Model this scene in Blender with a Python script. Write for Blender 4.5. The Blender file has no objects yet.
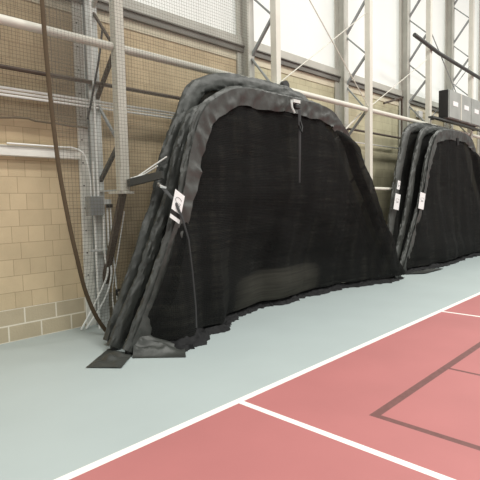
import bpy, bmesh, math, random
from mathutils import Vector, Matrix, noise
random.seed(7)
C = bpy.context.scene.collection
PI = math.pi

# ------------------------------------------------------------------ helpers
def nz(x, y=0.0, z=0.0, s=1.0):
    return noise.noise(Vector((x * s, y * s, z * s)))

def smooth(a, b, x):
    t = max(0.0, min(1.0, (x - a) / (b - a)))
    return t * t * (3 - 2 * t)

def interp(tab, x):
    if x <= tab[0][0]: return tab[0][1]
    for (a, p), (b, q) in zip(tab, tab[1:]):
        if x <= b: return p + (q - p) * (x - a) / (b - a)
    return tab[-1][1]

def mat(name, col, rough=0.6, metal=0.0, spec=0.5, noise_amt=0.0, noise_scale=6.0, bump=0.0, bump_scale=30.0, sheen=0.0):
    m = bpy.data.materials.new(name); m.use_nodes = True
    nt = m.node_tree; b = nt.nodes['Principled BSDF']
    b.inputs['Base Color'].default_value = (*col, 1)
    b.inputs['Roughness'].default_value = rough
    b.inputs['Metallic'].default_value = metal
    b.inputs['Specular IOR Level'].default_value = spec
    tc = nt.nodes.new('ShaderNodeTexCoord')
    if noise_amt:
        n = nt.nodes.new('ShaderNodeTexNoise'); n.inputs['Scale'].default_value = noise_scale
        n.inputs['Detail'].default_value = 6
        nt.links.new(tc.outputs['Object'], n.inputs['Vector'])
        r = nt.nodes.new('ShaderNodeMapRange')
        r.inputs['From Min'].default_value = 0.25; r.inputs['From Max'].default_value = 0.75
        r.inputs['To Min'].default_value = 1 - noise_amt; r.inputs['To Max'].default_value = 1 + noise_amt
        nt.links.new(n.outputs['Fac'], r.inputs['Value'])
        mx = nt.nodes.new('ShaderNodeVectorMath'); mx.operation = 'SCALE'
        mx.inputs[0].default_value = col
        nt.links.new(r.outputs['Result'], mx.inputs['Scale'])
        nt.links.new(mx.outputs['Vector'], b.inputs['Base Color'])
    if bump:
        n2 = nt.nodes.new('ShaderNodeTexNoise'); n2.inputs['Scale'].default_value = bump_scale
        n2.inputs['Detail'].default_value = 5
        nt.links.new(tc.outputs['Object'], n2.inputs['Vector'])
        bp = nt.nodes.new('ShaderNodeBump'); bp.inputs['Strength'].default_value = bump
        bp.inputs['Distance'].default_value = 0.02
        nt.links.new(n2.outputs['Fac'], bp.inputs['Height'])
        nt.links.new(bp.outputs['Normal'], b.inputs['Normal'])
    return m

class MB:
    """collects shapes of one part"""
    def __init__(s): s.v = []; s.f = []; s.m = []
    def add(s, v, f, mi=0):
        o = len(s.v); s.v += [tuple(p) for p in v]; s.f += [tuple(i + o for i in q) for q in f]; s.m += [mi] * len(f)
    def box(s, a, b, mi=0):
        (x0, y0, z0), (x1, y1, z1) = a, b
        v = [(x0,y0,z0),(x1,y0,z0),(x1,y1,z0),(x0,y1,z0),(x0,y0,z1),(x1,y0,z1),(x1,y1,z1),(x0,y1,z1)]
        s.add(v, [(0,3,2,1),(4,5,6,7),(0,1,5,4),(1,2,6,5),(2,3,7,6),(3,0,4,7)], mi); return s
    def bar(s, p, q, w, d=None, side=None, mi=0):
        """rectangular bar from p to q"""
        p = Vector(p); q = Vector(q); d = d or w; t = (q - p).normalized()
        sd = Vector(side) if side else Vector((1, 0, 0))
        if abs(sd.dot(t)) > 0.95: sd = Vector((0, 1, 0))
        u = (sd - t * sd.dot(t)).normalized(); n = t.cross(u)
        v = []
        for c in (p, q):
            for a, b in ((-1,-1),(1,-1),(1,1),(-1,1)): v.append(c + u * a * w / 2 + n * b * d / 2)
        s.add(v, [(0,3,2,1),(4,5,6,7),(0,1,5,4),(1,2,6,5),(2,3,7,6),(3,0,4,7)], mi); return s
    def tube(s, pts, r, n=10, rad=None, caps=True, mi=0):
        pts = [Vector(p) for p in pts]; N = len(pts); up = None; rings = []
        for i, p in enumerate(pts):
            t = (pts[min(i + 1, N - 1)] - pts[max(i - 1, 0)]).normalized()
            if up is None:
                up = Vector((0, 1, 0)) if abs(t.y) < 0.9 else Vector((1, 0, 0))
            up = (up - t * up.dot(t)).normalized(); w = t.cross(up)
            ring = []
            for k in range(n):
                a = 2 * PI * k / n
                rr = rad(i / (N - 1), a) if rad else r
                if isinstance(rr, tuple): ring.append(p + up * math.cos(a) * rr[0] + w * math.sin(a) * rr[1])
                else: ring.append(p + (up * math.cos(a) + w * math.sin(a)) * rr)
            rings.append(ring)
        v = [q for rg in rings for q in rg]; f = []
        for i in range(N - 1):
            for k in range(n):
                a = i * n + k; b = i * n + (k + 1) % n
                f.append((a, b, b + n, a + n))
        if caps:
            f.append(tuple(range(n))[::-1]); f.append(tuple((N - 1) * n + k for k in range(n)))
        s.add(v, f, mi); return s
    def ball(s, c, r, n=12, mi=0):
        v = []; f = []; m = n // 2
        for i in range(m + 1):
            th = PI * i / m
            for k in range(n):
                a = 2 * PI * k / n
                v.append((c[0] + r * math.sin(th) * math.cos(a), c[1] + r * math.sin(th) * math.sin(a), c[2] + r * math.cos(th)))
        for i in range(m):
            for k in range(n):
                a = i * n + k; b = i * n + (k + 1) % n
                f.append((a, a + n, b + n, b))
        s.add(v, f, mi); return s
    def build(s, name, m, parent=None, sm=True, bevel=0.0, loc=None):
        me = bpy.data.meshes.new(name); me.from_pydata(s.v, [], s.f); me.validate(); me.update()
        o = bpy.data.objects.new(name, me); C.objects.link(o)
        for x in (m if isinstance(m, (list, tuple)) else [m]): me.materials.append(x)
        if len(me.polygons) == len(s.m): me.polygons.foreach_set('material_index', s.m)
        bm = bmesh.new(); bm.from_mesh(me); bmesh.ops.remove_doubles(bm, verts=bm.verts, dist=1e-6)
        bmesh.ops.recalc_face_normals(bm, faces=bm.faces); bm.to_mesh(me); bm.free()
        if sm:
            for p in me.polygons: p.use_smooth = True
            es = o.modifiers.new('split', 'EDGE_SPLIT'); es.split_angle = math.radians(42)
        if bevel:
            b = o.modifiers.new('bevel', 'BEVEL'); b.width = bevel; b.segments = 2; b.limit_method = 'ANGLE'
        if loc is not None: o.location = loc
        if parent is not None:
            o.parent = parent
            o.matrix_parent_inverse = Matrix.Translation(-Vector(parent.location))
        return o

def sheet(mb, rows, mi=0):
    """rows: list of equal-length lists of points"""
    n = len(rows[0]); v = [p for r in rows for p in r]; f = []
    for i in range(len(rows) - 1):
        for k in range(n - 1):
            a = i * n + k; f.append((a, a + 1, a + 1 + n, a + n))
    mb.add(v, f, mi)

def thing(name, label, cat, loc, group=None):
    o = bpy.data.objects.new(name, None); C.objects.link(o); o.location = loc; o.empty_display_size = 0.2
    return tag(o, label, cat, group)
def tag(o, label, cat, group=None, kind=None):
    o['label'] = label; o['category'] = cat
    if group: o['group'] = group
    if kind: o['kind'] = kind
    return o
def struct(o): o['kind'] = 'structure'; return o

# ------------------------------------------------------------------ materials
M = {}
M['galv'] = mat('galvanised_steel', (0.58, 0.60, 0.58), 0.55, 0.0, 0.5, 0.12, 5)
M['white_steel'] = mat('off_white_painted_steel', (0.66, 0.65, 0.575), 0.5, 0, 0.5, 0.05, 4)
M['grey_steel'] = mat('pale_grey_painted_steel', (0.47, 0.47, 0.42), 0.5, 0, 0.5, 0.08, 5)
M['mid_steel'] = mat('mid_grey_painted_steel', (0.27, 0.29, 0.29), 0.5, 0, 0.5, 0.08, 5)
M['brown_steel'] = mat('dark_brown_steel', (0.075, 0.055, 0.042), 0.6, 0, 0.4, 0.15, 9)
M['dark_steel'] = mat('dark_grey_steel', (0.055, 0.058, 0.055), 0.5, 0, 0.5, 0.1, 9)
M['conduit'] = mat('bright_conduit', (0.88, 0.89, 0.86), 0.35, 0.0, 0.6)
M['column_white'] = mat('white_column_paint', (0.85, 0.84, 0.78), 0.5, 0, 0.5, 0.08, 6)
M['vinyl'] = mat('black_vinyl', (0.048, 0.051, 0.047), 0.48, 0, 0.6, 0.25, 5, 0.4, 9)
M['vinyl_dark'] = mat('matt_black_fabric', (0.030, 0.031, 0.033), 0.75, 0, 0.3, 0.2, 8, 0.3, 12)
M['vinyl_dull'] = mat('grey_black_vinyl', (0.042, 0.045, 0.041), 0.47, 0, 0.6, 0.25, 5, 0.4, 9)
M['black'] = mat('black_plastic', (0.012, 0.012, 0.012), 0.45)
M['strap'] = mat('black_webbing', (0.022, 0.023, 0.024), 0.6)
M['chrome'] = mat('chrome', (0.85, 0.85, 0.85), 0.2, 0.9)
M['label'] = mat('white_label', (0.85, 0.86, 0.86), 0.5)
M['ink'] = mat('grey_ink', (0.10, 0.11, 0.12), 0.6)
M['rope'] = mat('brown_edge_webbing', (0.085, 0.06, 0.035), 0.8, 0, 0.3, 0.1, 20)
M['net_rope'] = mat('dull_brown_hem_rope', (0.16, 0.13, 0.09), 0.8, 0, 0.3, 0.1, 20)
M['cabinet'] = mat('grey_cabinet_paint', (0.34, 0.36, 0.34), 0.45, 0, 0.5, 0.15, 3)
M['white_line'] = mat('white_line_paint', (0.88, 0.87, 0.82), 0.5)
M['dark_line'] = mat('dark_brown_line_paint', (0.17, 0.075, 0.07), 0.6, 0, 0.4, 0.15, 20)
M['grey_floor'] = mat('grey_sports_flooring', (0.425, 0.485, 0.485), 0.5, 0, 0.4, 0.035, 1.3, 0.03, 150)
M['red_floor'] = mat('red_sports_flooring', (0.445, 0.165, 0.163), 0.55, 0, 0.4, 0.06, 1.2, 0.03, 150)
M['band'] = mat('dark_grey_flashing', (0.16, 0.155, 0.14), 0.6, 0, 0.4, 0.2, 2)
M['concrete'] = mat('cream_bond_beam', (0.62, 0.57, 0.44), 0.8, 0, 0.3, 0.08, 4)

def block_material():
    m = bpy.data.materials.new('painted_concrete_block'); m.use_nodes = True
    nt = m.node_tree; L = nt.links; b = nt.nodes['Principled BSDF']; b.inputs['Roughness'].default_value = 0.85
    b.inputs['Specular IOR Level'].default_value = 0.25
    tc = nt.nodes.new('ShaderNodeTexCoord'); sp = nt.nodes.new('ShaderNodeSeparateXYZ'); L.new(tc.outputs['Object'], sp.inputs[0])
    def vec(dx, dz):
        cb = nt.nodes.new('ShaderNodeCombineXYZ')
        a = nt.nodes.new('ShaderNodeMath'); a.inputs[1].default_value = dx; L.new(sp.outputs['X'], a.inputs[0])
        c = nt.nodes.new('ShaderNodeMath'); c.inputs[1].default_value = dz; L.new(sp.outputs['Z'], c.inputs[0])
        L.new(a.outputs[0], cb.inputs['X']); L.new(c.outputs[0], cb.inputs['Y']); return cb.outputs[0]
    def brick(v, w, sq, c1, c2, mo, ms):
        t = nt.nodes.new('ShaderNodeTexBrick'); L.new(v, t.inputs['Vector'])
        t.offset = 0.5; t.offset_frequency = 2; t.squash = sq; t.squash_frequency = 2
        t.inputs['Scale'].default_value = 1; t.inputs['Brick Width'].default_value = w; t.inputs['Row Height'].default_value = 0.2
        t.inputs['Mortar Size'].default_value = ms; t.inputs['Mortar Smooth'].default_value = 0.4; t.inputs['Bias'].default_value = 0
        t.inputs['Color1'].default_value = (*c1, 1); t.inputs['Color2'].default_value = (*c2, 1); t.inputs['Mortar'].default_value = (*mo, 1)
        return t
    # split-face base courses, wide pale joints; smooth courses above alternate full and half blocks
    lo = brick(vec(-1.95, 0.0), 0.4, 1.0, (0.52, 0.44, 0.31), (0.44, 0.37, 0.27), (0.78, 0.72, 0.60), 0.011)
    hi = brick(vec(-1.95, 0.0), 0.4, 0.5, (0.65, 0.52, 0.34), (0.57, 0.455, 0.295), (0.40, 0.30, 0.19), 0.004)
    gt = nt.nodes.new('ShaderNodeMath'); gt.operation = 'GREATER_THAN'; gt.inputs[1].default_value = 0.4; L.new(sp.outputs['Z'], gt.inputs[0])
    mx = nt.nodes.new('ShaderNodeMix'); mx.data_type = 'RGBA'; L.new(gt.outputs[0], mx.inputs['Factor'])
    L.new(lo.outputs['Color'], mx.inputs['A']); L.new(hi.outputs['Color'], mx.inputs['B'])
    n = nt.nodes.new('ShaderNodeTexNoise'); n.inputs['Scale'].default_value = 2.2; n.inputs['Detail'].default_value = 8; L.new(tc.outputs['Object'], n.inputs['Vector'])
    mr = nt.nodes.new('ShaderNodeMapRange'); mr.inputs['From Min'].default_value = 0.3; mr.inputs['From Max'].default_value = 0.7
    mr.inputs['To Min'].default_value = 0.9; mr.inputs['To Max'].default_value = 1.08; L.new(n.outputs['Fac'], mr.inputs['Value'])
    sc = nt.nodes.new('ShaderNodeVectorMath'); sc.operation = 'SCALE'; L.new(mx.outputs['Result'], sc.inputs[0]); L.new(mr.outputs['Result'], sc.inputs['Scale'])
    # beyond the first bay the block is a cooler, olive buff
    xr = nt.nodes.new('ShaderNodeMapRange'); xr.inputs['From Min'].default_value = 6.3; xr.inputs['From Max'].default_value = 6.5; L.new(sp.outputs['X'], xr.inputs['Value'])
    mt = nt.nodes.new('ShaderNodeMix'); mt.data_type = 'RGBA'; mt.blend_type = 'MULTIPLY'; mt.inputs['B'].default_value = (0.84, 0.98, 1.04, 1)
    L.new(xr.outputs['Result'], mt.inputs['Factor']); L.new(sc.outputs['Vector'], mt.inputs['A'])
    L.new(mt.outputs['Result'], b.inputs['Base Color'])
    n3 = nt.nodes.new('ShaderNodeTexNoise'); n3.inputs['Scale'].default_value = 40; L.new(tc.outputs['Object'], n3.inputs['Vector'])
    bp = nt.nodes.new('ShaderNodeBump'); bp.inputs['Strength'].default_value = 0.3; bp.inputs['Distance'].default_value = 0.01
    L.new(n3.outputs['Fac'], bp.inputs['Height']); L.new(bp.outputs['Normal'], b.inputs['Normal'])
    return m
M['block'] = block_material()

def net_material(name, col, cell, frac, ax=('X', 'Z'), dense=0.0):
    """square mesh netting: opaque threads, open cells (dense = share of light the cells stop)"""
    m = bpy.data.materials.new(name); m.use_nodes = True
    nt = m.node_tree; L = nt.links; b = nt.nodes['Principled BSDF']
    b.inputs['Base Color'].default_value = (*col, 1); b.inputs['Roughness'].default_value = 0.7
    tc = nt.nodes.new('ShaderNodeTexCoord'); sp = nt.nodes.new('ShaderNodeSeparateXYZ'); L.new(tc.outputs['Object'], sp.inputs[0])
    outs = []
    for a in ax:
        d = nt.nodes.new('ShaderNodeMath'); d.operation = 'DIVIDE'; d.inputs[1].default_value = cell; L.new(sp.outputs[a], d.inputs[0])
        fr = nt.nodes.new('ShaderNodeMath'); fr.operation = 'FRACT'; L.new(d.outputs[0], fr.inputs[0])
        lt = nt.nodes.new('ShaderNodeMath'); lt.operation = 'LESS_THAN'; lt.inputs[1].default_value = frac; L.new(fr.outputs[0], lt.inputs[0])
        outs.append(lt)
    mx = nt.nodes.new('ShaderNodeMath'); mx.operation = 'MAXIMUM'; L.new(outs[0].outputs[0], mx.inputs[0]); L.new(outs[1].outputs[0], mx.inputs[1])
    m2 = nt.nodes.new('ShaderNodeMath'); m2.operation = 'MAXIMUM'; m2.inputs[1].default_value = dense; L.new(mx.outputs[0], m2.inputs[0])
    L.new(m2.outputs[0], b.inputs['Alpha'])
    return m
M['net'] = net_material('brown_grey_netting', (0.10, 0.09, 0.07), 0.042, 0.07, dense=0.17)
M['net_dense'] = net_material('gathered_netting', (0.09, 0.075, 0.055), 0.042, 0.08, dense=0.25)

def curtain_material(name, col, dense, dusty, patch=False):
    """fine black mesh sheet with a woven grid, faint dusty streaks across it"""
    m = net_material(name, col, 0.022, 0.35, dense=dense)
    nt = m.node_tree; L = nt.links; b = nt.nodes['Principled BSDF']; b.inputs['Specular IOR Level'].default_value = 0.08; b.inputs['Roughness'].default_value = 0.9
    tc = nt.nodes.new('ShaderNodeTexCoord')
    mp = nt.nodes.new('ShaderNodeMapping'); mp.inputs['Scale'].default_value = (0.8, 0.8, 20.0); L.new(tc.outputs['Object'], mp.inputs['Vector'])
    n = nt.nodes.new('ShaderNodeTexNoise'); n.inputs['Scale'].default_value = 1.6; n.inputs['Detail'].default_value = 7; L.new(mp.outputs[0], n.inputs['Vector'])
    mp2 = nt.nodes.new('ShaderNodeMapping'); mp2.inputs['Scale'].default_value = (5.0, 1, 0.5); L.new(tc.outputs['Object'], mp2.inputs['Vector'])
    n2 = nt.nodes.new('ShaderNodeTexNoise'); n2.inputs['Scale'].default_value = 1.3; n2.inputs['Detail'].default_value = 4; L.new(mp2.outputs[0], n2.inputs['Vector'])
    mu = nt.nodes.new('ShaderNodeMath'); mu.operation = 'MULTIPLY'; L.new(n.outputs['Fac'], mu.inputs[0]); L.new(n2.outputs['Fac'], mu.inputs[1])
    cr = nt.nodes.new('ShaderNodeMapRange'); cr.inputs['From Min'].default_value = 0.24; cr.inputs['From Max'].default_value = 0.46
    L.new(mu.outputs[0], cr.inputs['Value'])
    mx = nt.nodes.new('ShaderNodeMix'); mx.data_type = 'RGBA'; mx.inputs['A'].default_value = (*col, 1); mx.inputs['B'].default_value = (*dusty, 1)
    L.new(cr.outputs['Result'], mx.inputs['Factor']); L.new(mx.outputs['Result'], b.inputs['Base Color'])
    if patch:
        # lighter tone painted low mid-sheet, imitating the glow of what shows through the mesh
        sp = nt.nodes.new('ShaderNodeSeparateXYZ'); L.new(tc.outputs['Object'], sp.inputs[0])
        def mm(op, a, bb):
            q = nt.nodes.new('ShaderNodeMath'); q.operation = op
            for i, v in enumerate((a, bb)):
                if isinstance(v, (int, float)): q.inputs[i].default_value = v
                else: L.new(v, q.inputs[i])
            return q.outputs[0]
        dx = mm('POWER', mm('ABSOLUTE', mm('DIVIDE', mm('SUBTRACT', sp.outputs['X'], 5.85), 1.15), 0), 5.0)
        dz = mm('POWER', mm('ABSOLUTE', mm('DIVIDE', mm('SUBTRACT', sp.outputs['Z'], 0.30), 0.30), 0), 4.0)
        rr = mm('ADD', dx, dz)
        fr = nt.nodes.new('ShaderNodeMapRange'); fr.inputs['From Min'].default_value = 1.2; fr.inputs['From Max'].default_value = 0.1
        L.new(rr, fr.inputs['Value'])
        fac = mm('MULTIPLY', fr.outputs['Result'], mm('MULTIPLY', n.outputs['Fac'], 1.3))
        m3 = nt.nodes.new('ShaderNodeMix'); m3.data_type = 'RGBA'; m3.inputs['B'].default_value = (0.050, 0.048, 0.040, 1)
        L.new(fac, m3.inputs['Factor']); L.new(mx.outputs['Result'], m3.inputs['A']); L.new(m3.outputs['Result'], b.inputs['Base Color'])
    return m
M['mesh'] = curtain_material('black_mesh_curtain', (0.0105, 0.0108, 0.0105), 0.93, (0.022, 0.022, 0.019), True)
M['mesh_back'] = curtain_material('black_mesh_back_sheet', (0.012, 0.0125, 0.012), 0.95, (0.022, 0.022, 0.02))
M['skirt'] = mat('bunched_black_netting', (0.012, 0.012, 0.013), 0.75, 0, 0.25, 0.3, 12, 0.5, 25)
M['heap'] = mat('dusty_grey_netting_bundle', (0.12, 0.11, 0.095), 0.85, 0, 0.2, 0.35, 9, 0.4, 20)

def panel_material():
    m = bpy.data.materials.new('translucent_fabric_panel'); m.use_nodes = True
    nt = m.node_tree; L = nt.links; nt.nodes.remove(nt.nodes['Principled BSDF'])
    out = [n for n in nt.nodes if n.type == 'OUTPUT_MATERIAL'][0]
    d = nt.nodes.new('ShaderNodeBsdfDiffuse'); t = nt.nodes.new('ShaderNodeBsdfTranslucent'); mx = nt.nodes.new('ShaderNodeMixShader')
    for q in (d, t): q.inputs['Color'].default_value = (0.95, 0.95, 0.92, 1)
    mx.inputs[0].default_value = 0.55
    L.new(d.outputs[0], mx.inputs[1]); L.new(t.outputs[0], mx.inputs[2]); L.new(mx.outputs[0], out.inputs['Surface'])
    return m
M['panel'] = panel_material()

# ------------------------------------------------------------------ setting
XW0, XW1 = -6.0, 30.0
# floor: painted zones cut into one mesh
def floor():
    xs = [XW0 , 2.70, 2.76, 3.19, 3.25, 4.58, 4.62, 6.90, 6.95, 12.0, XW1]
    ys = [-9.0, 1.70, 1.77, 2.665, 2.735, 6.2]
    mb = MB()
    for i in range(len(xs) - 1):
        for j in range(len(ys) - 1):
            x0, x1, y0, y1 = xs[i], xs[i + 1], ys[j], ys[j + 1]; xm, ym = (x0 + x1) / 2, (y0 + y1) / 2
            k = 0 if ym > 2.735 else 1
            if 2.665 < ym < 2.735: k = 2
            elif ym < 2.665:
                if 2.70 < xm < 2.76 or 6.90 < xm < 6.95: k = 2
                elif xm > 3.19 and 1.70 < ym < 1.77: k = 3
                elif ym < 1.70 and (3.19 < xm < 3.25 or 4.58 < xm < 4.62): k = 3
                if 3.19 < xm and 1.70 < ym < 1.77 and 6.90 < xm < 6.95: k = 3
                if ym < 1.70 and 6.90 < xm < 6.95: k = 1
            mb.add([(x0,y0,0),(x1,y0,0),(x1,y1,0),(x0,y1,0)], [(0,1,2,3)], k)
    return struct(mb.build('floor', [M['grey_floor'], M['red_floor'], M['white_line'], M['dark_line']], sm=False))
floor()
struct(MB().box((XW0, 6.0, 0), (XW1, 6.2, 4.12)).build('wall_back', M['block'], sm=False))
# bond beam, dark flashing with a pale lip, translucent upper wall
struct(MB().box((XW0, 5.985, 4.12), (XW1, 6.2, 4.26)).build('trim_1', M['concrete'], sm=False, bevel=0.005))
struct(MB().box((XW0, 5.93, 4.26), (XW1, 6.2, 4.35)).box((XW0, 5.90, 4.35), (XW1, 6.2, 4.37)).build('trim_2', M['band'], sm=False))
t3 = MB().box((XW0, 5.93, 4.37), (XW1, 6.2, 4.52)).build('trim_3', M['grey_steel'], sm=False, bevel=0.005); struct(t3)
up = MB(); rows = []
for j in range(9):
    z = 4.52 + (9.5 - 4.52) * j / 8
    rows.append([(XW0 + (XW1 - XW0) * i / 96, 6.06 - 0.02 * abs(math.sin(PI * ((XW0 + (XW1 - XW0) * i / 96) - 3.35) / 3.05)), z) for i in range(97)])
sheet(up, rows); struct(up.build('wall_upper', M['panel']))

# ------------------------------------------------------------------ truss columns
COLX = [3.35, 6.4, 9.5, 12.6, 15.7, 18.8]
CL = ['grey steel truss column with the junction box, nearest the left edge',
      'pale steel truss column rising behind the top of the nearer black cage',
      'pale steel truss column standing in the gap between the two black cages',
      'pale steel truss column rising behind the left end of the farther cage',
      'pale steel truss column behind the high grey metal cabinet',
      'farthest pale steel truss column at the right edge']
CH_BOT = 1.80
for i, x in enumerate(COLX):
    c = thing('steel_truss_column', CL[i], 'column', (x, 5.9, 0), 'truss columns along the block wall')
    near = i == 0
    cm = M['grey_steel']
    MB().box((x - 0.20, 5.955, 0), (x + 0.12, 5.985, 9.2)).build('wall_flange', M['column_white'] if near else M['grey_steel'], c, sm=False, bevel=0.003)
    MB().box((x - 0.062, 5.80, 0), (x - 0.038, 5.955, 9.2)).build('web', M['mid_steel'] if near else M['grey_steel'], c, sm=False)  # near web is a darker grey, its shade put into the colour
    MB().box((x - 0.12, 5.775, 0), (x + 0.04, 5.80, 9.2)).build('room_flange', M['galv'] if near else M['grey_steel'], c, sm=False, bevel=0.003)
    MB().box((x - 0.055, 5.20, CH_BOT), (x + 0.065, 5.325, 9.2)).build('inner_chord', M['white_steel'], c, sm=False, bevel=0.006)
    MB().box((x - 0.13, 5.16, CH_BOT - 0.03), (x + 0.10, 5.39, CH_BOT)).build('end_plate', M['white_steel'], c, sm=False, bevel=0.003)
    chn = [2.38, 3.53, 4.70, 5.85, 7.0, 8.15]; cln = [1.95, 3.02, 4.18, 5.25, 6.4, 7.55]
    for k in range(6):
        dk = M['brown_steel'] if (near and k in (1,)) else (M['dark_steel'] if k == 0 else M['grey_steel'])
        MB().bar((x, 5.80, cln[k]), (x, 5.33, chn[k]), 0.045, 0.045).build('lacing_bar', dk if near or k == 0 else M['mid_steel'], c, sm=False)
        if k < 5:
            MB().bar((x, 5.33, chn[k] + 0.05), (x, 5.80, cln[k + 1] - 0.05 ), 0.03, 0.03).build('lacing_bar', M['mid_steel'] if k == 0 or not near else M['brown_steel'], c, sm=False)
    MB().bar((x, 5.27, CH_BOT - 0.03), (x, 5.93, 0.30), 0.085, 0.06).build('knee_strut', M['brown_steel'], c, sm=False, bevel=0.004)
    MB().bar((x, 5.345, CH_BOT + 0.02), (x, 5.78, CH_BOT + 0.02), 0.05, 0.02).build('bottom_tie', M['galv'], c, sm=False)
    if near:
        b = MB()
        for k in range(16): b.ball((x - 0.155, 5.95, 0.4 + k * 0.30), 0.011, 8)
        b.build('bolt_row', M['dark_steel'], c)
        MB().box((x - 0.11, 5.14, 1.80), (x - 0.075, 5.20, 2.08)).build('hanger_plate', M['white_steel'], c, sm=False, bevel=0.003)

# long round tube, one length per bay between the chords, at the trusses' nodes
ends = [(-2.0, 3.35)] + list(zip(COLX[:-1], COLX[1:])) + [(18.8, 22.0)]
TL = ['off-white round tube running up out of view left of the nearest truss column',
      'off-white round tube passing above the left shoulder of the nearer cage',
      'off-white round tube behind the pulley on top of the nearer cage',
      'off-white round tube spanning the gap between the two cages',
      'off-white round tube just above the top of the farther cage',
      'off-white round tube behind the high grey metal cabinet',
      'off-white round tube at the far right edge']
for (a, b), l in zip(ends, TL):
    g = 0.066
    t = MB().tube([(a + g, 5.28, 3.56), (b - g, 5.28, 3.56)], 0.05, 14).build('support_tube', M['white_steel'])
    tag(t, l, 'pipe', 'round tubes between the truss columns')

# thin diagonal brace rods
def rod(p, q, label, r=0.010, m='white_steel', cat='brace', grp='thin brace rods above the tube'):
    return tag(MB().tube([p, q], r, 8).build('brace_rod', M[m]), label, cat, grp)
rod((6.48, 5.28, 3.625), (9.43, 5.28, 5.55), 'thin cream brace rod climbing right above the nearer cage')
rod((9.56, 5.28, 3.62), (12.53, 5.28, 5.2), 'thin pale brace rod climbing right from the tube between the cages')
rod((9.43, 5.235, 3.62), (6.47, 5.235, 5.9), 'thin pale brace rod climbing left from the tube between the cages')
rod((9.43, 5.40, 3.50), (8.05, 5.5, 2.55), 'pale brace rod dropping left from the tube between the cages', 0.018)
rod((12.66, 5.30, 3.62), (15.63, 5.28, 5.6), 'thin grey brace rod rising behind the high metal cabinet', 0.013, 'mid_steel')
rod((15.63, 5.235, 3.8), (12.67, 5.235, 5.9), 'thin grey brace rod falling right behind the high metal cabinet', 0.013, 'mid_steel')
rod((15.76, 5.28, 3.62), (18.73, 5.28, 5.6), 'thin grey brace rod at the top right corner', 0.013, 'mid_steel')

rod((6.37, 5.77, 4.12), (6.36, 5.36, 3.63), 'short grey rod from column down to tube above the nearer cage', 0.02, 'mid_steel')
# dark pipe high on the right
hp = MB(); hp.tube([(11.5, 5.152, 5.55), (13.0, 5.152, 5.42), (16.6, 5.152, 5.30), (22, 5.152, 5.25)], 0.05, 10)
tag(hp.build('dark_pipe', M['dark_steel']), 'dark grey pipe crossing high at the top right corner', 'pipe')

# ------------------------------------------------------------------ wall services
for k, (z, l) in enumerate([(2.98, 'uppermost of three bright conduits running along the block wall'),
                            (2.94, 'middle of three bright conduits running along the block wall'),
                            (2.90, 'lowest of three bright conduits running along the block wall')]):
    xe = 13.0 if k == 1 else 6.3
    t = MB().tube([(-2, 5.745, z), (xe, 5.745, z)], 0.015, 8).build('wall_conduit', M['conduit'])
    tag(t, l, 'conduit', 'three parallel wall conduits')
pp = MB().tube([(-2, 5.735, 3.21), (3.3, 5.735, 3.21), (12.02, 5.735, 3.21), (12.06, 5.735, 3.25), (12.06, 5.735, 4.19), (12.02, 5.735, 4.23), (11.1, 5.735, 3.98)], 0.026, 8)
tag(pp.build('brown_pipe', M['brown_steel']), 'dark brown pipe along the upper block wall, looping up between the cages', 'pipe')

tr = thing('cable_tray', 'light grey rectangular cable duct on the block wall at left', 'duct', (0.8, 5.9, 2.26))
MB().box((-2, 5.885, 2.24), (3.14, 5.999, 2.345)).build('duct_body', M['column_white'], tr, sm=False, bevel=0.004)
MB().box((-2, 5.87, 2.345), (3.14, 5.999, 2.36)).build('duct_lid', M['white_steel'], tr, sm=False, bevel=0.003)

JB = (3.22, 5.62, 1.50)
jb = thing('junction_box', 'grey electrical junction box mounted on the nearest truss column', 'electrical box', (3.29, 5.70, 1.50))
MB().box((3.10, 5.64, 1.50), (3.28, 5.772, 1.75)).build('box_body', M['mid_steel'], jb, sm=False, bevel=0.006)
MB().box((3.095, 5.63, 1.505), (3.285, 5.642, 1.745)).build('cover', M['mid_steel'], jb, sm=False, bevel=0.003)
jb2 = thing('outlet_box', 'small pale outlet box with black connector right of the junction box', 'electrical box', (3.45, 5.70, 1.62))
MB().box((3.30, 5.66, 1.64), (3.42, 5.74, 1.71)).build('box_body', M['galv'], jb2, sm=False, bevel=0.004)
MB().box((3.33, 5.63, 1.60), (3.42, 5.659, 1.65)).build('connector', M['black'], jb2, sm=False, bevel=0.004)
def wire(name, pts, r, m, label, cat='conduit', grp=None, n=8):
    # smooth the polyline
    P = [Vector(p) for p in pts]; out = []
    for i in range(len(P) - 1):
        p0 = P[max(i - 1, 0)]; p1 = P[i]; p2 = P[i + 1]; p3 = P[min(i + 2, len(P) - 1)]
        for k in range(6):
            t = k / 6; out.append(0.5 * ((2 * p1) + (p2 - p0) * t + (2 * p0 - 5 * p1 + 4 * p2 - p3) * t * t + (3 * p1 - p0 - 3 * p2 + p3) * t ** 3))
    out.append(P[-1])
    return tag(MB().tube(out, r, n).build(name, M[m]), label, cat, grp)
g = 'conduits above the junction box'
wire('bent_conduit', [(2.2, 5.855, 2.375), (2.85, 5.855, 2.375), (3.0, 5.82, 2.37), (3.10, 5.75, 2.30), (3.13, 5.71, 2.15), (3.15, 5.70, 1.95), (3.15, 5.70, 1.75)], 0.011, 'conduit', 'bright conduit bending off the cable duct down into junction box', grp=g)
wire('riser_conduit', [(3.26, 5.69, 6.5), (3.25, 5.69, 1.75)], 0.014, 'conduit', 'long bright conduit rising from the junction box along the nearest column', grp=g)
wire('riser_conduit', [(3.20, 5.70, 2.2), (3.20, 5.70, 2.0), (3.20, 5.70, 1.75)], 0.012, 'conduit', 'shorter bright conduit above the junction box, beside the long riser', grp=g)
g = 'conduits below the electrical boxes'
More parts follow.
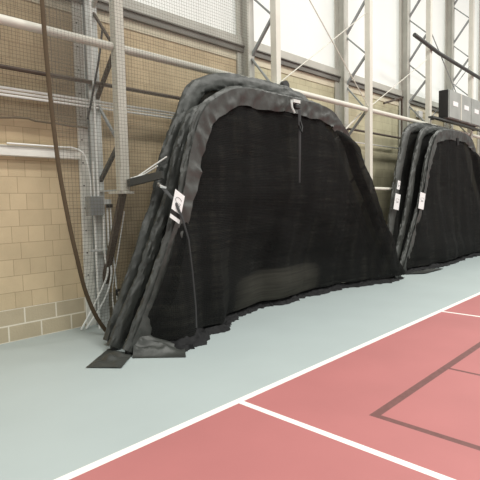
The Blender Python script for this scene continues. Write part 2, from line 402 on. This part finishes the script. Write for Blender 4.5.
wire('drop_conduit', [(3.20, 5.72, 1.50), (3.20, 5.72, 0.25), (3.20, 5.72, 0.0)], 0.015, 'conduit', 'straight bright conduit dropping to floor, leftmost below the junction box', grp=g)
wire('drop_conduit', [(3.31, 5.68, 1.64), (3.30, 5.68, 1.0), (3.33, 5.68, 0.74), (3.20, 5.70, 0.45), (2.98, 5.80, 0.02)], 0.014, 'conduit', 'bright flexible conduit sweeping left to the wall base, upper one', grp=g)
wire('drop_conduit', [(3.36, 5.67, 1.60), (3.36, 5.67, 1.0), (3.38, 5.67, 0.70), (3.27, 5.69, 0.38), (3.05, 5.80, 0.02)], 0.014, 'conduit', 'bright flexible conduit sweeping left to the wall base, lower one', grp=g)
wire('drop_conduit', [(3.40, 5.66, 1.60), (3.41, 5.66, 1.0), (3.43, 5.66, 0.76), (3.46, 5.66, 0.0)], 0.011, 'conduit', 'straight thin conduit below the small outlet box, rightmost', grp=g)
cl = thing('pipe_clamp', 'grey strut bar clamping the drop conduits below the junction box', 'clamp', (3.35, 5.70, 1.05))
MB().box((3.10, 5.705, 1.03), (3.46, 5.75, 1.06)).build('clamp_bar', M['galv'], cl, sm=False)
wire('hanging_strap', [(3.13, 5.66, 2.72), (3.20, 5.65, 3.0), (3.31, 5.63, 3.5), (3.38, 5.63, 3.9)], 0.014, 'strap', 'dark strap slanting across the upper part of the nearest column', 'strap')
wire('brown_strut_cable', [(3.42, 5.36, 1.55), (3.42, 5.55, 1.0), (3.41, 5.66, 0.66), (3.40, 5.70, 0.44), (3.36, 5.62, 0.2), (3.3, 5.55, 0.02)], 0.008, 'conduit', 'thin pale cable hanging beside the brown knee strut', 'cable')
bpy.data.objects['brown_strut_cable'].name = 'loose_cable'
for z, y, l in ((0.46, 5.63, 'upper small black valve fitting beside the brown knee strut'), (0.20, 5.56, 'lower small black valve fitting close to floor by the knee strut')):
    v = thing('valve_fitting', l, 'fitting', (3.47, y, z), 'small black fittings by the knee strut')
    MB().box((3.42, y - 0.03, z - 0.045), (3.50, y + 0.03, z + 0.045)).build('fitting_body', M['black'], v, sm=False, bevel=0.01)
    MB().ball((3.44, y - 0.04, z), 0.022).build('nozzle', M['chrome'], v)
wb = thing('wall_box', 'small white box high on the block wall left of the farther cage top', 'electrical box', (13.6, 5.95, 3.98))
MB().box((13.5, 5.90, 3.95), (13.75, 5.999, 4.12)).build('box_body', M['label'], wb, sm=False, bevel=0.01)
MB().tube([(13.66, 5.93, 3.95), (13.9, 5.6, 3.6), (14.0, 5.33, 3.6)], 0.012).build('cable', M['galv'], wb)

# high grey cabinet
cb = thing('metal_cabinet', 'high grey metal cabinet with three white labels above the farther cage', 'cabinet', (14.2, 5.1, 3.74))
X0, X1 = 13.08, 15.55
MB().box((X0, 4.93, 3.74), (X1, 5.19, 4.48)).build('body', [M['cabinet']], cb, sm=False, bevel=0.004)
MB().box((X0 - 0.02, 4.94, 3.75), (X0 - 0.001, 5.18, 4.47)).build('end_panel', M['black'], cb, sm=False)['label'] = 'black end panel'
for k in range(3):
    a = X0 + k * (X1 - X0) / 3; b = a + (X1 - X0) / 3
    d = MB().box((a + 0.02, 4.905, 3.76), (b - 0.03, 4.929, 4.46)).build('cabinet_door', M['cabinet'], cb, sm=False, bevel=0.004)
    lb = MB().box((a + 0.25, 4.898, 4.08), (a + 0.60, 4.904, 4.20)).build('door_label', M['label'], d, sm=False)
MB().box((X0 + 0.83, 4.90, 3.76), (X0 + 0.875, 4.93, 4.46)).build('edge_strip', M['white_steel'], cb, sm=False)
sb = MB(); sb.box((12.2, 4.98, 3.66), (16.1, 5.10, 3.70))
for x in (12.6, 15.7): sb.box((x - 0.03, 5.0, 3.66), (x + 0.03, 5.2, 3.70))
sb.build('support_shelf', M['dark_steel'], cb, sm=False)

# ------------------------------------------------------------------ hanging nets on the wall
dn = thing('divider_netting', 'large square mesh netting hanging before the block wall, left of cages', 'netting', (4.0, 5.3, 0))
EDGE = [(0.0, 3.11), (0.1, 3.04), (0.28, 2.93), (0.70, 2.73), (1.25, 2.57), (1.97, 2.46), (2.61, 2.41), (3.19, 2.38), (5.0, 2.33)]
def nety(z): return 5.12 + 0.26 * (1 - smooth(0.0, 1.3, z))
rows = []
for j in range(61):
    z = 0.03 + 4.97 * j / 60; xl = interp(EDGE, z); xr = 5.6
    rows.append([(xl + (xr - xl) * i / 50, nety(z) + 0.015 * nz(xl + (xr - xl) * i / 50, 0, z, 1.5), z) for i in range(51)])
nb = MB(); sheet(nb, rows); nb.build('net', M['net'], dn)
pts = [(interp(EDGE, 5.0 - 5.0 * i / 60), nety(5.0 - 5.0 * i / 60) - 0.01, max(0.03, 5.0 - 5.0 * i / 60)) for i in range(61)]
# round the kinks
for _ in range(6):
    pts = [pts[0]] + [tuple((Vector(pts[i - 1]) + 2 * Vector(pts[i]) + Vector(pts[i + 1])) / 4) for i in range(1, 60)] + [pts[-1]]
MB().tube(pts, 0.02, 8, rad=lambda s, a: (0.012, 0.026)).build('edge_strap', M['rope'], dn)

gn = thing('gathered_netting', 'darker netting gathered up high on the wall at the left edge', 'netting', (1.8, 5.85, 2.64))
def hem(x): return 2.63 + 0.05 * math.sin((x - 1.9) * 2.4) * (0.5 if x > 2.5 else 1) + 0.012 * nz(x, 3, 0, 4)
rows = []
for j in range(21):
    t = j / 20
    rows.append([(-1.0 + 4.2 * i / 50, 5.82 + 0.02 * nz(-1 + 4.2 * i / 50, 2, t, 3), hem(-1.0 + 4.2 * i / 50) * (1 - t) + 5.5 * t) for i in range(51)])
nb = MB(); sheet(nb, rows); nb.build('net', M['net_dense'], gn)
MB().tube([(-1.0 + 4.2 * i / 50, 5.81, hem(-1.0 + 4.2 * i / 50)) for i in range(51)], 0.013, 6).build('hem_rope', M['net_rope'], gn)

# ------------------------------------------------------------------ batting cages
def arch_path(top, xl, xr, sh, kick=0.0, n=420):
    """closed-top trapezoid arch in the XZ plane; feet at xl / xr, rounded shoulders"""
    w = sh
    P = [(xl, 0.03), (xl + 0.47, 0.80), (xl + 0.95, 1.67), (xl + 1.17, 2.25), (xl + 1.38, 2.68), (xl + 1.66, top - 0.22), (xl + 2.10, top - 0.05), (xl + 2.7, top),
         ((xl + xr) / 2, top + 0.01), (xr - 2.8, top - 0.01), (xr - 2.5, top - 0.07), (xr - 2.20, top - 0.27), (xr - 1.97, 2.62), (xr - 1.72, 2.2), (xr - 1.18, 1.5), (xr - 0.58, 0.7), (xr - 0.08, 0.03)]
    P[0] = (P[0][0] + sh, P[0][1]); P[1] = (P[1][0] + sh * 0.5, P[1][1])
    for q, wk in ((2, .4), (3, .8), (4, 1.0), (5, 1.25), (6, 1.5), (7, 1.0)): P[q] = (P[q][0] - kick * wk, P[q][1] + (0.03 if q in (5, 6) and kick > .1 else 0))
    P = [Vector((a, 0, b)) for a, b in P]; out = []
    for i in range(len(P) - 1):
        p0 = P[max(i - 1, 0)]; p1 = P[i]; p2 = P[i + 1]; p3 = P[min(i + 2, len(P) - 1)]
        for k in range(12):
            t = k / 12; out.append(0.5 * ((2 * p1) + (p2 - p0) * t + (2 * p0 - 5 * p1 + 4 * p2 - p3) * t * t + (3 * p1 - p0 - 3 * p2 + p3) * t ** 3))
    out.append(P[-1])
    # resample evenly
    L = [0]
    for a, b in zip(out, out[1:]): L.append(L[-1] + (b - a).length)
    res = []; j = 0
    for i in range(n):
        s = L[-1] * i / (n - 1)
        while j < len(L) - 2 and L[j + 1] < s: j += 1
        t = (s - L[j]) / max(1e-9, L[j + 1] - L[j]); res.append(out[j].lerp(out[j + 1], min(1, t)))
    return res, L[-1]

def sleeve_mesh(path, Y, r0, ry, seed, flap=0.0, droop=0.0):
    mb = MB(); n = len(path); K = 26; rows = []
    for i, p in enumerate(path):
        t = (path[min(i + 1, n - 1)] - path[max(i - 1, 0)]).normalized(); inn = Vector((t.z, 0, -t.x))  # towards the inside
        if inn.dot(Vector(((path[0].x + path[-1].x) / 2, 0, 1.2)) - p) < 0: inn = -inn
        s = i / (n - 1) * 60; row = []
        tie = 1 - 0.12 * max(0.0, math.sin(s * 0.55 + seed)) ** 10
        for k in range(K + 1):
            a = 2 * PI * (k % K) / K; ca, sa = math.cos(a), math.sin(a)
            w = 1 + 0.10 * nz(s * 0.35 + ca, seed * 3.1, sa)
            # sharp diagonal creases of stiff cloth
            cr = 1 - 2 * abs(nz(s * 0.42 + 1.6 * ca, sa * 2.6 + s * 0.25, seed)); cr2 = 1 - 2 * abs(nz(s * 0.9 - 2.4 * sa, ca * 3.4, seed + 5))
            w += 0.20 * (cr - 0.6) + 0.13 * (cr2 - 0.6)
            # slack seam on the room side
            w *= 1 - 0.10 * max(0, -sa) ** 3 * (1 + nz(s * 0.5, seed, 3))
            row.append(Vector((p.x, Y(p.z) if callable(Y) else Y, p.z)) + inn * (ca * r0 * w * tie) + Vector((0, 1, 0)) * (sa * ry * w * tie))
        rows.append(row)
    sheet(mb, rows)
    if flap:
        rows = []
        for i, p in enumerate(path):
            t = (path[min(i + 1, n - 1)] - path[max(i - 1, 0)]).normalized(); inn = Vector((t.z, 0, -t.x))
            if inn.dot(Vector(((path[0].x + path[-1].x) / 2, 0, 1.2)) - p) < 0: inn = -inn
            s = i / (n - 1) * 60; u = i / (n - 1); YY = Y(p.z) if callable(Y) else Y
            ww = flap * (0.95 + 0.22 * nz(s * 0.5, seed, 2) + 0.12 * (1 - abs(math.sin(s * 0.55 + seed))))
            if u < 0.13: ww *= 0.75 + 0.5 * smooth(0.13, 0.0, u)
            if u > 0.60: ww *= 1 - 0.85 * smooth(0.60, 0.68, u)
            row = []
            for k in range(9):
                q = k / 8
                yy = -ry - 0.012 + 0.05 * q - 0.036 * (1 - 2 * abs(nz(s * 0.7 + 0.7 * q, q * 0.6, seed + 7))) * (0.3 + q) - 0.012 * nz(s * 1.9, q * 2, seed)
                row.append(Vector((p.x, YY + min(yy, -0.02 - ry * (1 - q) * 0.9), p.z)) + inn * (-r0 * 0.6 + (r0 * 0.6 + ww) * q))
            rows.append(row)
        sheet(mb, rows)
    return mb

def inner_x(path, z, side, off):
    """x of the arch leg at height z (side -1 left, +1 right), moved inward by off"""
    top = max(range(len(path)), key=lambda i: path[i].z)
    seg = path[:top + 1] if side < 0 else path[top:]
    best = min(seg, key=lambda p: abs(p.z - z))
    return best.x - side * off

def curtain(path, Y, contour, top, base_in, bulge, seed, pleat=0.022, cover=0.0):
    """black mesh sheet hung inside an arch, its foot spread out on the floor to the contour line"""
    mb = MB(); NX, NZ = 150, 60; rows = []
    cx = (path[0].x + path[-1].x) / 2
    for j in range(NZ + 1):
        t = j / NZ; z = top * (1 - t) + 0.10 * t if t < 1 else 0.10
        zz = max(z, 0.1)
        xl = inner_x(path, min(zz, top - 0.02), -1, 0.02); xr = inner_x(path, min(zz, top - 0.02), 1, 0.02)
        if t < 0.05: xl = inner_x(path, top - 0.05, -1, 0.0); xr = inner_x(path, top - 0.05, 1, 0.0)
        row = []
        for i in range(NX + 1):
            s = i / NX; x = xl + (xr + cover * (1 - smooth(top * 0.80, top * 0.93, z)) - xl) * s
            yb = interp(contour, x) + base_in
            y = Y + (yb - Y) * smooth(0.35, 1.0, t) * (1 if 0.02 < s < 0.985 else 0.5)
            y += pleat * math.sin(x * 8.5 + 2.2 * nz(x, z * 0.3, seed, 0.9)) * (0.3 + 0.7 * t) + 0.03 * nz(x * 1.2, z * 2.5, seed) + 0.012 * nz(x * 2, z * 11, seed)
            y -= bulge * math.exp(-((x - cx + 0.35) / 1.3) ** 4 - ((z - 0.28) / 0.30) ** 2)
            if cover: y -= 0.14 * smooth(0.90, 0.97, s) * (1 - smooth(top * 0.84, top * 0.95, z))
            row.append(Vector((x, y, z)))
        rows.append(row)
    sheet(mb, rows)
    return mb, rows[-1]

def skirt(contour, x0, x1, inner, seed):
    dxx = x0 - 2.95 if x0 < 5 else -99
    """bunched net lying on the floor between the hanging sheet and the contour"""
    mb = MB(); NX, NK = 330, 14; rows = []
    for i in range(NX + 1):
        x = x0 + (x1 - x0) * i / NX
        yf = interp(contour, x) + 0.07 * nz(x * 3.1, seed, 0) + 0.07 * nz(x * 9, seed, 4) + 0.03 * nz(x * 22, seed, 1) + 0.05 * abs(math.sin(x * 4.3 + seed)) * (1 if nz(x * .7, seed, 8) > 0 else 0.2)
        yi = interp(contour, x) + inner
        e = min(1, min(i, NX - i) / 6.0); row = []
        for k in range(NK + 1):
            q = k / NK
            h = (0.012 + (0.11 + 0.16 * math.exp(-((x - dxx - 3.5) / 0.55) ** 2)) * q ** 0.8 * (0.55 + 0.5 * nz(x * 2.6, q * 3, seed + 2)) + 0.045 * abs(nz(x * 6 + q * 4, q * 5, seed))) * e
            if k == 0: h = 0.0
            row.append(Vector((x + 0.03 * nz(x * 5, q * 4, seed), yf + (yi - yf) * q, max(0.0, h) + 0.002)))
        rows.append(row)
    sheet(mb, rows); return mb

def polysheet(pts, z0, amp, seed, n=16):
    """a loose sheet corner lying on the floor; pts = 4 corners"""
    a, b, c, d = [Vector(p) for p in pts]; rows = []
    for j in range(n + 1):
        v = j / n; row = []
        for i in range(n + 1):
            u = i / n
            p = (a * (1 - u) + b * u) * (1 - v) + (d * (1 - u) + c * u) * v
            p = p + Vector((0, 0, z0 + amp * abs(nz(u * 3.2, v * 3.2, seed)) * (0.3 + min(u, v, 1 - u, 1 - v) * 4)))
            row.append(p)
        rows.append(row)
    mb = MB(); sheet(mb, rows); return mb

def warning_label(parent, o, ux, uz, w=0.19, h=0.30, stripes=True):
    """white tag on the sleeve: o = lower left corner, ux / uz = unit directions in its plane"""
    o = Vector(o); ux = Vector(ux).normalized(); uz = Vector(uz).normalized(); nrm = Vector((0, -1, 0))
    def quad(mb, a, b, c, d, lift=0.0, th=0.006):
        v = []
        for s in (0, 1):
            for (p, q) in ((a, b), (c, b), (c, d), (a, d)): v.append(o + ux * p + uz * q + nrm * (lift + th * s))
        mb.add(v, [(0,3,2,1),(4,5,6,7),(0,1,5,4),(1,2,6,5),(2,3,7,6),(3,0,4,7)])
    if stripes:
        body = MB(); quad(body, 0, 0.10, w, h); quad(body, 0, 0, w, 0.045)
    else:
        body = MB(); quad(body, 0, 0, w, h)
    lb = body.build('warning_label', M['label'], parent, sm=False); lb['label'] = 'white tag with grey oval emblem'
    if stripes:
        k = MB(); quad(k, 0, 0.045, w, 0.10, 0.0005); k.build('black_band', M['black'], lb, sm=False)
    em = MB(); cy = 0.70 * h if stripes else h * 0.6
    ring = [o + ux * (w * 0.5 + w * 0.32 * math.cos(a)) + uz * (cy + 0.035 * math.sin(a)) + nrm * 0.009 for a in [PI * 0.15 + k * PI * 1.1 / 14 for k in range(15)]]
    em.tube(ring, 0.0022, 6)
    for k in range(4):
        a = w * (0.28 + 0.13 * k); em.tube([o + ux * a + uz * (cy - 0.045) + nrm * 0.009, o + ux * (a + 0.012) + uz * (cy - 0.02) + nrm * 0.009], 0.0025, 6)
    em.tube([o + ux * w * 0.25 + uz * (cy - 0.052) + nrm * 0.009, o + ux * w * 0.75 + uz * (cy - 0.052) + nrm * 0.009], 0.002, 6)
    em.build('emblem', M['ink'], lb)

def cage(dx, Ys, tops, contour, label, near, leans=(0, 0, 0), shifts=(0, 0, 0), feet=(0, 0.08, 0.2), kicks=(0, 0, 0)):
    c = thing('batting_cage', label, 'batting cage', (dx + 6.0, Ys[0], 0), 'folded batting cages along the wall')
    seeds = (1.3, 4.7, 8.1)
    paths = []
    for k, (Y, top) in enumerate(zip(Ys, tops)):
        xl = dx + (2.74, 2.74, 2.73)[k] + shifts[k]; xr = dx + (9.30, 9.25, 9.2)[k] + shifts[k] * 0.5
        p, _ = arch_path(top, xl, xr, feet[k], kicks[k]); paths.append(p)
        fy = (lambda z, Y=Y, l=leans[k]: Y + l * z / 3.2)
        mb = sleeve_mesh(p, fy, (0.095, 0.10, 0.125)[k], (0.055, 0.06, 0.07)[k], seeds[k] + dx, flap=0.165 if k == 0 else 0.0)
        s = mb.build('arch_sleeve', M['vinyl'] if k == 0 else M['vinyl_dull'], c)
        for side, q in ((-1, p[0]), (1, p[-1])):
            f = MB(); f.tube([(q.x - side * -0.0, Y, 0.002), (q.x, Y, 0.06)], 0.045, 12)
            f.build('foot_cap', M['black'], s)
        # mesh panel inside each arch
        if k > 0:
            ct = [(x, y + (Y - Ys[0]) * 0.6 + 0.12) for x, y in contour]
            cm, _ = curtain(p, Y + 0.01 + leans[k], ct, top - 0.06, 0.05, 0.0, seeds[k])
            cm.build('mesh_panel', M['mesh_back'], c)
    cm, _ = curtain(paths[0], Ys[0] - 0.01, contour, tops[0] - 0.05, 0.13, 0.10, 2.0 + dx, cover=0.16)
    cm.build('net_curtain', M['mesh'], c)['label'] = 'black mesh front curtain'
    skirt(contour, contour[0][0], contour[-1][0], 0.30, 3.0 + dx).build('floor_skirt', M['skirt'], c)
    return c, paths

# ---- nearer cage
CT1 = [(2.95, 4.36), (3.16, 4.16), (3.34, 4.08), (3.62, 4.10), (3.9, 4.30), (4.2, 4.28), (4.55, 4.56), (5.0, 4.72), (5.5, 4.82), (6.0, 4.70), (6.5, 4.82),
       (7.05, 4.72), (7.7, 4.70), (8.1, 4.56), (8.7, 4.36), (9.2, 4.36), (9.5, 4.42)]
c1, P1 = cage(0.0, (4.47, 4.74, 4.95), (3.08, 3.06, 3.36), CT1, 'nearer folded black batting cage with white-tagged sleeve, fully in view', True, feet=(0.10, 0.08, 0.18), kicks=(0.13, 0.07, 0.05))
# folded bundle of netting seen through the front sheet
hb = MB(); rows = []
for i in range(61):
    x = 4.7 + 2.5 * i / 60; e = math.sin(PI * i / 60) ** 0.4; row = []
    for k in range(15):
        a = PI * k / 14
        r = (0.30 + 0.05 * nz(x * 2, k * .5, 1)) * e
        row.append(Vector((x, 5.12 - math.cos(a) * (0.14) * e * (1 + 0.2 * nz(x * 5, k, 3)), 0.02 + math.sin(a) * r * 1.5)))
    rows.append(row)
sheet(hb, rows); hb.build('netting_bundle', M['heap'], c1)
# loose vinyl ends at the left foot
mb = polysheet([(2.30, 4.42, 0), (2.53, 4.13, 0), (2.86, 4.42, 0), (2.78, 4.80, 0)], 0.008, 0.05, 1.1)
mb.build('floor_flap', M['vinyl_dull'], c1)['label'] = 'pointed grey flap lying on the floor'
rows = []
for j in range(25):
    v = j / 24; row = []
    for i in range(37):
        u = i / 36
        back = Vector((2.95, 4.50, 0.24)).lerp(Vector((3.38, 4.18, 0.02)), u); front = Vector((2.78, 4.32, 0.0)).lerp(Vector((3.17, 3.90, 0.0)), u)
        p = back.lerp(front, v); p.z += -0.04 * math.sin(PI * v) * (1 - u)
        fold = 1 - 2 * abs(nz(u * 2.6 + v * 1.5, v * 2.2 - u, 3.3))
        p.z = max(0.006, p.z + 0.07 * fold * math.sin(PI * min(1, v * 1.15)) * (1 - 0.4 * u)); row.append(p)
    rows.append(row)
mb = MB(); sheet(mb, rows); mb.build('leg_flap', M['vinyl_dull'], c1)['label'] = 'loose shiny vinyl end of the front sleeve'
# white tag and the dark cuff above it
warning_label(c1, (3.35, 4.335, 1.48), (1, 0, -0.62), (0.30, 0, 1), 0.155, 0.33)
# hook, straps and seam cord at the left shoulder
h = MB().tube([(3.46, 4.66, 1.88), (3.40, 4.58, 1.86), (3.39, 4.52, 1.83), (3.43, 4.48, 1.81)], 0.018, 8).build('strap_hook', M['chrome'], c1); h['label'] = 'bright metal hook'
MB().tube([(3.40, 4.56, 1.86), (3.44, 4.34, 1.66), (3.50, 4.29, 1.46), (3.54, 4.24, 1.22), (3.55, 4.20, 0.85), (3.54, 4.15, 0.45), (3.50, 4.10, 0.22)], 0.012, 8, rad=lambda s, a: (0.008, 0.030 * (1 - 0.65 * min(1, s * 2.2)))).build('tie_strap', M['strap'], c1)
for x, s in ((3.60, 2.1), (3.72, 2.0)):
    pass
# pulley block and lift cord at the top centre
pb = MB(); pb.box((5.54, 4.24, 3.03), (5.70, 4.30, 3.075)); pb.tube([(5.53, 4.27, 3.05), (5.51, 4.25, 2.96), (5.56, 4.24, 2.88)], 0.016, 8)
pb.build('pulley_bracket', M['galv'], c1, sm=True)['label'] = 'bright metal bracket with lever'
MB().box((5.60, 4.24, 2.95), (5.71, 4.31, 3.02)).build('pulley_block', M['black'], c1, sm=False, bevel=0.015)
MB().tube([(5.69, 4.25, 2.94), (5.70, 4.26, 2.4), (5.71, 4.28, 1.9)], 0.02, 8, rad=lambda s, a: (0.006, 0.035 * (1 - 0.5 * s))).build('lift_strap', M['strap'], c1)
MB().tube([(5.66, 4.24, 2.72), (5.68, 4.21, 2.62), (5.72, 4.23, 2.70), (5.70, 4.25, 2.78)], 0.015, 8).build('strap_buckle', M['black'], c1)
kb = thing('tube_clamp', 'black clamp with white pin on the tube above the nearer cage', 'clamp', (6.3, 5.15, 3.56))
MB().tube([(6.50, 5.225, 3.57), (6.50, 5.12, 3.57)], 0.085, 14).build('clamp_body', M['black'], kb)
MB().box((6.25, 5.13, 3.46), (6.40, 5.22, 3.54)).build('clamp_pin', M['label'], kb, sm=False, bevel=0.01)

# arms tying the cages to the chords
a1 = thing('cage_bracket', 'dark arm with bright rods between nearest column and nearer cage', 'bracket', (3.40, 5.15, 1.88))
MB().bar((3.38, 5.18, 1.90), (3.52, 4.66, 1.98), 0.05, 0.09).build('arm', M['dark_steel'], a1, sm=False)
MB().tube([(3.42, 5.17, 1.93), (3.62, 4.95, 2.12), (3.74, 4.85, 2.22)], 0.010, 8).build('upper_rod', M['conduit'], a1)
MB().tube([(3.40, 5.16, 1.96), (3.52, 5.05, 2.0), (3.60, 4.86, 2.10)], 0.009, 8).build('lower_rod', M['conduit'], a1)
MB().ball((3.42, 5.13, 1.92), 0.04).build('clevis', M['chrome'], a1)

# ---- farther cage
DX = 7.15
CT2 = [(DX + 2.8, 4.60), (DX + 3.1, 4.52), (DX + 4.0, 4.44), (DX + 5.0, 4.40), (DX + 5.8, 4.50), (DX + 6.5, 4.52), (DX + 7.1, 4.47), (DX + 8.2, 4.5), (DX + 9.4, 4.55)]
c2, P2 = cage(DX, (4.74, 4.88, 5.02), (3.28, 3.36, 3.40), CT2, 'farther folded black batting cage cut off by the right edge', False, (0, 0.08, 0.12), (0.12, -0.10, -0.48), (-0.1, 0.08, 0.3))
warning_label(c2, (10.55, 4.62, 1.42), (1, 0, -0.15), (0.30, 0, 1), 0.27, 0.38, False)
warning_label(c2, (9.98, 4.93, 1.42), (1, 0, -0.15), (0.30, 0, 1), 0.24, 0.36, False)
warning_label(c2, (10.18, 4.95, 1.86), (1, 0, -0.15), (0.30, 0, 1), 0.12, 0.20, False)
mb = polysheet([(9.85, 4.62, 0), (10.2, 4.30, 0), (11.15, 4.27, 0), (10.9, 4.60, 0)], 0.02, 0.03, 5.1)
mb.build('floor_flap', M['vinyl_dull'], c2)
MB().tube([(DX + 5.55, 4.56, 3.14), (DX + 5.56, 4.55, 2.96)], 0.035, 8).build('lift_strap', M['black'], c2)
a2 = thing('cage_bracket', 'off-white straight arm between middle column and farther cage', 'bracket', (9.6, 5.2, 1.9))
MB().tube([(9.57, 5.24, 1.88), (11.05, 5.20, 1.86)], 0.035, 10).build('arm', M['white_steel'], a2)
MB().tube([(11.02, 5.20, 1.84), (11.06, 5.20, 1.90)], 0.05, 10).build('end_collar', M['galv'], a2)

# ------------------------------------------------------------------ light
w = bpy.data.worlds.new('world'); bpy.context.scene.world = w; w.use_nodes = True
w.node_tree.nodes['Background'].inputs['Color'].default_value = (0.97, 1.0, 0.955, 1)
w.node_tree.nodes['Background'].inputs['Strength'].default_value = 0.62
def area(x, y, z, sx, sy, e, rot=(0, 0, 0), col=(1, 0.98, 0.92)):
    l = bpy.data.lights.new('hall_lamp', 'AREA'); l.shape = 'RECTANGLE'; l.size = sx; l.size_y = sy; l.energy = e; l.color = col
    o = bpy.data.objects.new('hall_lamp', l); C.objects.link(o); o.location = (x, y, z); o.rotation_euler = rot
for x in (0, 6, 12, 18):
    for y in (-4, 1.0):
        area(x, y, 9.0, 1.6, 0.8, 330)

# low daylight outside, behind the translucent upper wall
sl = bpy.data.lights.new('daylight', 'SUN'); sl.energy = 2.1; sl.angle = math.radians(20); sl.color = (1, 0.99, 0.94)
so = bpy.data.objects.new('daylight', sl); C.objects.link(so); so.location = (10, 20, 10)
so.rotation_euler = Vector((0.1, -1, -0.14)).to_track_quat('-Z', 'Y').to_euler()

# ------------------------------------------------------------------ camera
cd = bpy.data.cameras.new('camera'); cam = bpy.data.objects.new('camera', cd); C.objects.link(cam)
f, yaw, pit, rol = 480.66, math.radians(45.97), math.radians(4.374), math.radians(-1.2675)
F = Vector((math.sin(yaw) * math.cos(pit), math.cos(yaw) * math.cos(pit), -math.sin(pit)))
R = Vector((math.cos(yaw), -math.sin(yaw), 0)); U = R.cross(F)
R2 = R * math.cos(rol) + U * math.sin(rol); U2 = -R * math.sin(rol) + U * math.cos(rol)
cam.matrix_world = Matrix(((R2.x, U2.x, -F.x, 0), (R2.y, U2.y, -F.y, 0), (R2.z, U2.z, -F.z, 1.62), (0, 0, 0, 1)))
cd.sensor_width = 36; cd.sensor_fit = 'HORIZONTAL'; cd.lens = f / 480 * 36; cd.clip_end = 200
sc = bpy.context.scene; sc.camera = cam
sc.view_settings.view_transform = 'Standard'; sc.view_settings.look = 'None'; sc.view_settings.exposure = -0.20; sc.view_settings.gamma = 1
